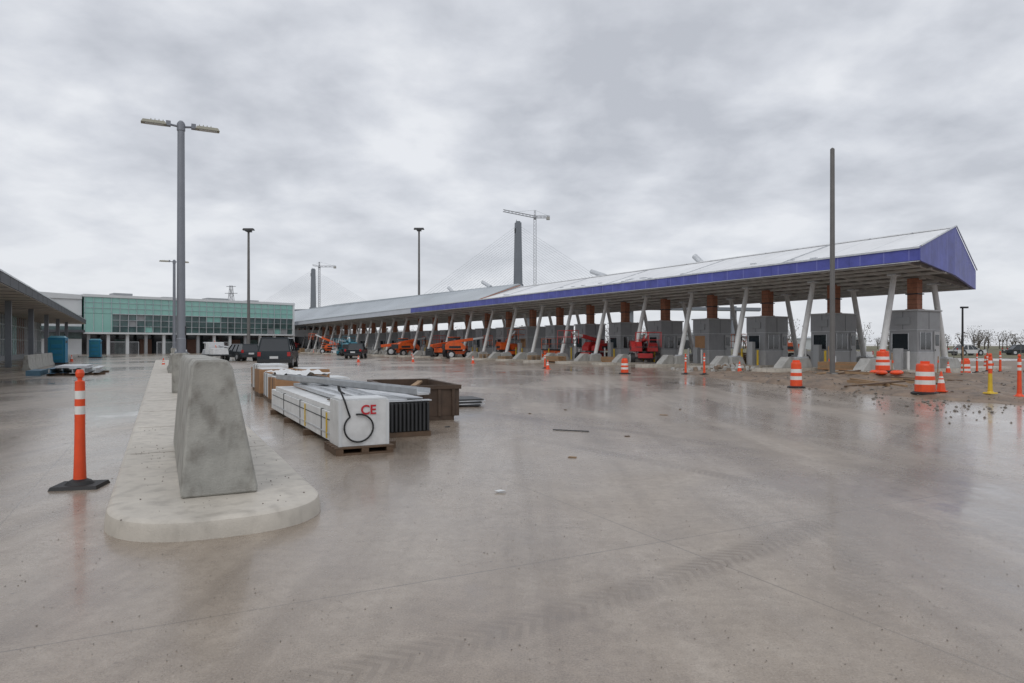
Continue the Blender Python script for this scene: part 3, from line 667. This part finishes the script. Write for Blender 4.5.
boomlift(at(73,8.5),CR+2.2,'teal',.1); scissor(at(78,8),CR+1.5,'teal',1.2); boomlift(at(71,9.5),CR-.3,'teal',.2)
scissor(at(34,1),CR+1,'orangev',1.0); scissor(at(58,2),CR,'red',1.6); boomlift(at(96,5),CR+1,'orangev',.4); scissor(at(105,3),CR+1,'orangev',2)
boomlift(at(14.7,-7),CR+1.2,'orangev',.1); boomlift(at(120,6),CR+1,'red',.4); scissor(at(88,6),CR+.3,'wcar',1.4)
car('pickup_truck',(*at(11,-9)[:2],0),CR+.2,'wcar','pickup',5.2,1.95,1.75)

# ------------------------------------------------------------ left building
LR=R(29.3); lb=empty('terminal_wing',(-23.9,31.9,0),LR)
b=B('roof',parent=lb)
b.prism([(0,4.45),(0,5.0),(-5,5.25),(-30,5.6),(-30,4.6),(-6,4.45)],-25,73,'fasc')
b.box(-6,-.05,-25,73,4.42,4.445,'soff'); b.box(.001,.03,-25,73,4.96,5.04,'galv')
for y in range(-24,72,3): b.box(.001,.008,y,y+.03,4.46,4.93,'dark'); b.box(-5.9,-.1,y,y+.05,4.40,4.419,'fasc')
b.done(smooth=False)
b=B('wall',parent=lb)
y=-24; i=0
while y<70:
    k=['tglass2','tglass','brick','gwall','wwall'][i%5] if y>0 else 'tglass2'
    b.box(-7,-5,y,y+5.96,.0,.5,'gwall'); b.box(-7,-5.05,y,y+5.96,.5,4.4,k)
    for q in range(4): b.box(-5.049,-4.96,y+q*1.5,y+q*1.5+.08,.5,4.4,'galv')
    for z in (2.0,3.4): b.box(-5.045,-4.97,y,y+5.9,z,z+.07,'galv')
    y+=6; i+=1
b.box(-30,-7.05,-25,70,0,4.4,'gwall'); b.done(smooth=False)
b=B('columns',parent=lb)
for y in range(-20,72,12): b.box(-1.9,-1.55,y,y+.35,.0,4.41,'pole')
b.done()
for i in range(4):
    p=Vector((-23.9,31.9,0))+Matrix.Rotation(LR,3,'Z')@Vector((.0,9+i*3.7,0)); jersey('concrete_barrier',(p.x,p.y,0),LR,3.5,.9)
# ------------------------------------------------------------ main glass terminal
TR=math.atan2(24,25.2); tb=empty('glass_terminal_building',(-68.8,110,0),TR)
b=B('facade',parent=tb)
LT=35.5
b.box(0,LT,0.3,20,6.66,9.3,'tglass'); b.box(0,4,.3,20,3.62,6.62,'tglass'); b.box(4.01,LT,.5,20,3.62,6.62,'tglass2')
b.box(-.2,LT+.4,.05,20,3.3,3.6,'wwall'); b.box(-.2,LT+.4,.1,20,9.32,9.75,'wwall'); b.box(4,LT,.15,20,6.6,6.68,'galv')
b.box(0,LT,4,20,0,3.3,'glassd')
for i in range(13): x=.4+i*2.85; b.box(x,x+.45,.6,1.05,0,3.3,'wwall' if i%3 else 'gwall')
for i in range(9): x=1.2+i*3.9; b.box(x,x+1.9,3.6,3.99,0.02,2.5,'tglass2' if i%2 else 'brick')
x=0
while x<=LT:
    b.box(x-.02,x+.02,.16,.29,6.70,9.3,'fl2'); b.box(x-.03,x+.03,.2,.49 if x>4 else .29,3.62,6.58,'galv')
    if x>4 and random.random()<.45 and x+1.27<LT: # lighter-coloured panels just in front of individual panes, picked at random
        zz=random.choice((3.65,4.66,5.66)); b.box(x+.05,x+1.2,.47,.498,zz,zz+.88,random.choice(('tglass','gwall','tglass')))
    x+=1.27
for z in (7.55,8.45): b.box(0,LT,.2,.29,z,z+.04,'fl2')
for z in (4.6,5.6): b.box(4.0,LT,.3,.46,z,z+.05,'galv')
b.box(LT,LT+.35,.15,20,0,9.5,'wwall'); b.done(smooth=False)
b=B('side_block',parent=tb)
b.box(-26,-.3,.8,18,0,8.9,'wwall'); b.prism([(-26,8.91),(-.3,8.91),(-.3,9.6),(-26,10.6)],.6,18,'wwall'); b.box(-26,-.3,.72,.79,2.5,4.5,'tglass2'); b.box(-12,-.25,-1.2,.7,3.5,3.9,'fasc')
b.box(-26,-.3,.74,.795,6.2,6.3,'gwall'); b.done(smooth=False)
b=B('roof_units',parent=tb)
for x,w,hh in ((6,3,.9),(14,2,.6),(22,4,.8),(30,2,.7)): b.box(x,x+w,8,11,9.76,9.76+hh,'gwall')
b.done()
b=B('low_canopy_building',(-46,140,0),.25); b.box(0,30,0,12,3.2,4.6,'wwall'); b.box(1,29,2,11,0,3.2,'glassd')
for i in range(9): b.box(.5+i*3.6,.9+i*3.6,.3,.7,0,3.2,'gwall')
b.done()
for (x,y) in ((-50,88),(-46,92),(-41,95),(-55,84)):
    b=B('site_fence_panel',(x,y,0),.75); b.beam((-1.7,0,0),(-1.7,0,1.9),.05,.05,'galv'); b.beam((1.7,0,0),(1.7,0,1.9),.05,.05,'galv'); b.beam((-1.7,0,1.9),(1.7,0,1.9),.05,.05,'galv')
    for q in range(24): b.beam((-1.65+q*.14,0,.1),(-1.65+q*.14,0,1.88),.015,.015,'galv')
    b.box(-2,-1.4,-.3,.3,0,.15,'conc2'); b.box(1.4,2,-.3,.3,0,.15,'conc2'); b.done(smooth=False)

# ------------------------------------------------------------ bridge, cranes
def pylon(loc,H,s,name='bridge_tower'):
    b=B(name,loc,.3)
    b.box(-3.1*s,3.1*s,-3*s,3*s,H*.45,H,'tower',.9,.7)
    for k in (-1,1): b.beam((k*14*s,0,0),(k*1.6*s,0,H*.5),4.2*s,4.5*s,'tower')
    b.beam((-10*s,0,H*.25),(10*s,0,H*.25),3*s,4*s,'tower'); b.beam((-1.5,0,H),(-1.5,0,H+2.5),.3,.3,'dark'); b.box(-2.9*s,-1.9*s,-1,1,H-9,H-5,'dark'); b.box(-1.6*s,1.6*s,-1.5,1.5,H,H+1.2,'tower')
    b.done()
b=B('bridge_stay_cables')
pylon((5.3,600,0),109,1.05); pylon((-262,900,0),101,1.2)
for k in range(22):
    z=107-k*2.2
    for dx,dy in ((-1,.25),(1,-.25)):
        reach=105-3.6*k
        b.cyl((5.3,600,z),(5.3+dx*reach,600+dy*reach,34),.085,.085,'cable',4)
        b.cyl((-262,900,z-6),(-262+dx*reach*1.1,900+dy*reach,34),.10,.10,'cable',4)
b.done(smooth=False)
b=B('bridge_deck',(0,600,0)); b.beam((-400,100,33),(5,0,35),12,2.5,'tower'); b.beam((5,0,35),(200,-50,30),12,2.5,'tower')
for x in (-380,-300,-200,100,180): b.box(x-2,x+2,-.25*x-2,-.25*x+2,0,33,'tower')
b.done()
def crane(loc,H,jl,cj,rot,w=1.8):
    b=B('tower_crane',loc,rot)
    def latt(p,q,w,n):
        p=Vector(p);q=Vector(q);d=(q-p); u=Vector((0,0,1)) if abs(d.normalized().z)<.9 else Vector((1,0,0)); a=d.cross(u).normalized()*w/2; c=a.cross(d).normalized()*w/2
        cs=[a+c,a-c,-a-c,-a+c]
        for i in range(4): b.beam(p+cs[i],q+cs[i],.25,.25,'crane')
        for k in range(n):
            for i in range(4): b.beam(p+d*k/n+cs[i],p+d*(k+1)/n+cs[(i+1)%4],.16,.16,'crane')
    latt((0,0,0),(0,0,H),w,int(H/3)); latt((0,0,H),(-jl,0,H+jl*.20),w*.8,int(jl/3)); latt((0,0,H),(cj,0,H),w*.8,4); b.box(cj-3,cj,-1.2,1.2,H-2.5,H,'conc2'); latt((0,0,H),(0,0,H+6),w*.6,2)
    b.beam((0,0,H+6),(-jl*.7,0,H+jl*.15),.12,.12,'crane'); b.beam((0,0,H+6),(cj,0,H+.6),.12,.12,'crane'); b.box(-1.2,1.2,-1.4,-.2,H-2.5,H-.3,'crane')
    b.done(smooth=False)
crane((20.2,600,0),114,28,13,0,2.2); crane((-254,900,0),105,9,22,R(0),2)
b=B('transmission_tower',(-144,350,0))
for sx in (-1,1):
    for sy in (-1,1): b.beam((sx*3,sy*3,0),(sx*.5,sy*.5,32),.2,.2,'crane')
for k in range(10):
    z0=k*3; w0=3-2.5*k/10; w1=3-2.5*(k+1)/10
    for sy in (-1,1): b.beam((-w0,sy*w0,z0),(w1,sy*w1,z0+3),.12,.12,'crane'); b.beam((w0,sy*w0,z0),(-w1,sy*w1,z0+3),.12,.12,'crane')
for z,w in ((24,4),(28,3.2),(31.5,2.4)): b.beam((-w,0,z),(w,0,z),.2,.25,'crane')
b.done()

# ------------------------------------------------------------ backdrop
b=B('tree_row')
for k in range(220):
    x=random.uniform(-80,330); y=random.uniform(180,330); H=random.uniform(4,9)
    b.cyl((x,y,0),(x,y,H*.5),.2,.1,'bark',5)
    for j in range(6):
        a=random.random()*6.3; b.cyl((x,y,H*random.uniform(.2,.5)),(x+math.cos(a)*H*.25,y+math.sin(a)*H*.25,H*random.uniform(.7,.95)),.08,.03,'bark',4)
    for j in range(130):
        a=random.random()*6.3; rr=H*.36*random.random()**.5; zz=H*random.uniform(.25,1.0); rr*=1-.6*abs(zz/H-.6)
        c=Vector((x+rr*math.cos(a),y+rr*math.sin(a),zz)); s=.26
        b.add([c+Vector([random.uniform(-s,s) for _ in range(3)]) for _ in range(3)],[(0,1,2)],'twig')
b.done(smooth=False,fix=False)
for (x,y,w,d,h,k) in ((95,215,18,12,3.6,'wwall'),(40,240,40,20,5,'gwall'),(-30,230,40,14,5,'wwall')):
    b=B('warehouse',(x,y,0),random.uniform(-.2,.2)); b.box(0,w,0,d,0,h,k); b.prism([(-.4,h+.01),(w+.4,h+.01),(w/2,h+1.0)],-.4,d+.4,'roofm')
    for i in range(int(w/6)): b.box(1.5+i*6,4.5+i*6,-.06,-.002,.02,3.2,'dark')
    b.done()
for (x,y,k) in ((64,96,'wcar'),(84,104,'wcar'),(74,99,'van')): car('parked_car',(x,y,0.03),random.uniform(-.4,.4),k,'sedan',4.5,1.8,1.5)
b=B('wire_fence')
for i in range(40):
    x=36+i*4; y=72+.12*(x-30); b.cyl((x,y,0),(x,y,1.6),.035,.035,'pole2',6)
for z in (.5,1.0,1.55): b.tube([(36,72.7,z),(192,91.4,z)],.012,'pole2',5)
b.done(smooth=False,fix=False)
b=B('survey_stakes')
for i in range(14):
    x=16+i*1.7; y=33-.35*i+random.uniform(-3,3); z=gz(x,y); b.cyl((x,y,z-.1),(x+random.uniform(-.05,.05),y,z+random.uniform(.7,1.3)),.025,.025,'wood',6); b.box(x-.03,x+.05,y-.035,y-.028,z+.5,z+.62,'orange')
b.done()

# ------------------------------------------------------------ world
SE,SRot=R(48),R(200)
w=bpy.data.worlds.new('World'); sc.world=w; w.use_nodes=True; t=w.node_tree; N=t.nodes; L=t.links; N.clear()
o=N.new('ShaderNodeOutputWorld'); bg=N.new('ShaderNodeBackground'); L.new(bg.outputs[0],o.inputs[0])
sky=N.new('ShaderNodeTexSky'); sky.sky_type='NISHITA'; sky.sun_disc=False; sky.sun_elevation=SE; sky.sun_rotation=SRot
tc=N.new('ShaderNodeTexCoord'); sp=N.new('ShaderNodeSeparateXYZ'); L.new(tc.outputs['Generated'],sp.inputs[0])
def ma(op,a,b_=None):
    x=N.new('ShaderNodeMath'); x.operation=op
    for s,i in ((a,0),(b_,1)):
        if s is None: continue
        if hasattr(s,'links'): L.new(s,x.inputs[i])
        else: x.inputs[i].default_value=s
    return x.outputs[0]
z=ma('ADD',ma('MAXIMUM',sp.outputs[2],0),.26)
cx=N.new('ShaderNodeCombineXYZ'); L.new(ma('DIVIDE',sp.outputs[0],z),cx.inputs[0]); L.new(ma('DIVIDE',sp.outputs[1],z),cx.inputs[1])
def nz(s,det,ro,dist,loc):
    mp=N.new('ShaderNodeMapping'); mp.inputs['Location'].default_value=loc; L.new(cx.outputs[0],mp.inputs[0])
    n=N.new('ShaderNodeTexNoise'); n.inputs['Scale'].default_value=s; n.inputs['Detail'].default_value=det; n.inputs['Roughness'].default_value=ro; n.inputs['Distortion'].default_value=dist
    L.new(mp.outputs[0],n.inputs['Vector']); return n.outputs[0]
n1=nz(1.2,8,.5,.15,(4.2,1.3,0)); n2=nz(4.6,7,.52,.15,(1,9,2))
s_=ma('ADD',ma('MULTIPLY',n1,.58),ma('MULTIPLY',n2,.42))
cr=N.new('ShaderNodeValToRGB'); L.new(s_,cr.inputs[0]); e=cr.color_ramp.elements
e[0].position=.39; e[0].color=(.53,.555,.61,1); e[1].position=.60; e[1].color=(.84,.86,.90,1)
m_=cr.color_ramp.elements.new(.5); m_.color=(.685,.71,.765,1)
hz=N.new('ShaderNodeMapRange'); L.new(sp.outputs[2],hz.inputs[0]); hz.inputs[1].default_value=0; hz.inputs[2].default_value=.26; hz.inputs[3].default_value=.6; hz.inputs[4].default_value=0
mh=N.new('ShaderNodeMix'); mh.data_type='RGBA'; L.new(hz.outputs[0],mh.inputs[0]); L.new(cr.outputs[0],mh.inputs[6]); mh.inputs[7].default_value=(.78,.80,.84,1)
sk=N.new('ShaderNodeVectorMath'); sk.operation='SCALE'; L.new(sky.outputs[0],sk.inputs[0]); sk.inputs['Scale'].default_value=.08
mk=N.new('ShaderNodeMix'); mk.data_type='RGBA'; mk.inputs[0].default_value=.94; L.new(sk.outputs[0],mk.inputs[6]); L.new(mh.outputs[2],mk.inputs[7])
L.new(mk.outputs[2],bg.inputs[0]); bg.inputs[1].default_value=1.0
sl=bpy.data.lights.new('sun','SUN'); sl.energy=.8; sl.angle=R(35); sl.color=(1,.96,.91)
so=bpy.data.objects.new('sun',sl); sc.collection.objects.link(so)
dv=Vector((math.sin(SRot)*math.cos(SE),math.cos(SRot)*math.cos(SE),math.sin(SE)))
so.rotation_euler=dv.to_track_quat('Z','Y').to_euler(); so.location=(0,0,30)

cam=bpy.data.cameras.new('camera'); co=bpy.data.objects.new('camera',cam); sc.collection.objects.link(co); sc.camera=co
co.location=(0,0,1.5); co.rotation_euler=(R(90),0,0); cam.lens=24; cam.sensor_width=36; cam.shift_y=.0034; cam.clip_end=6000; cam.clip_start=.05
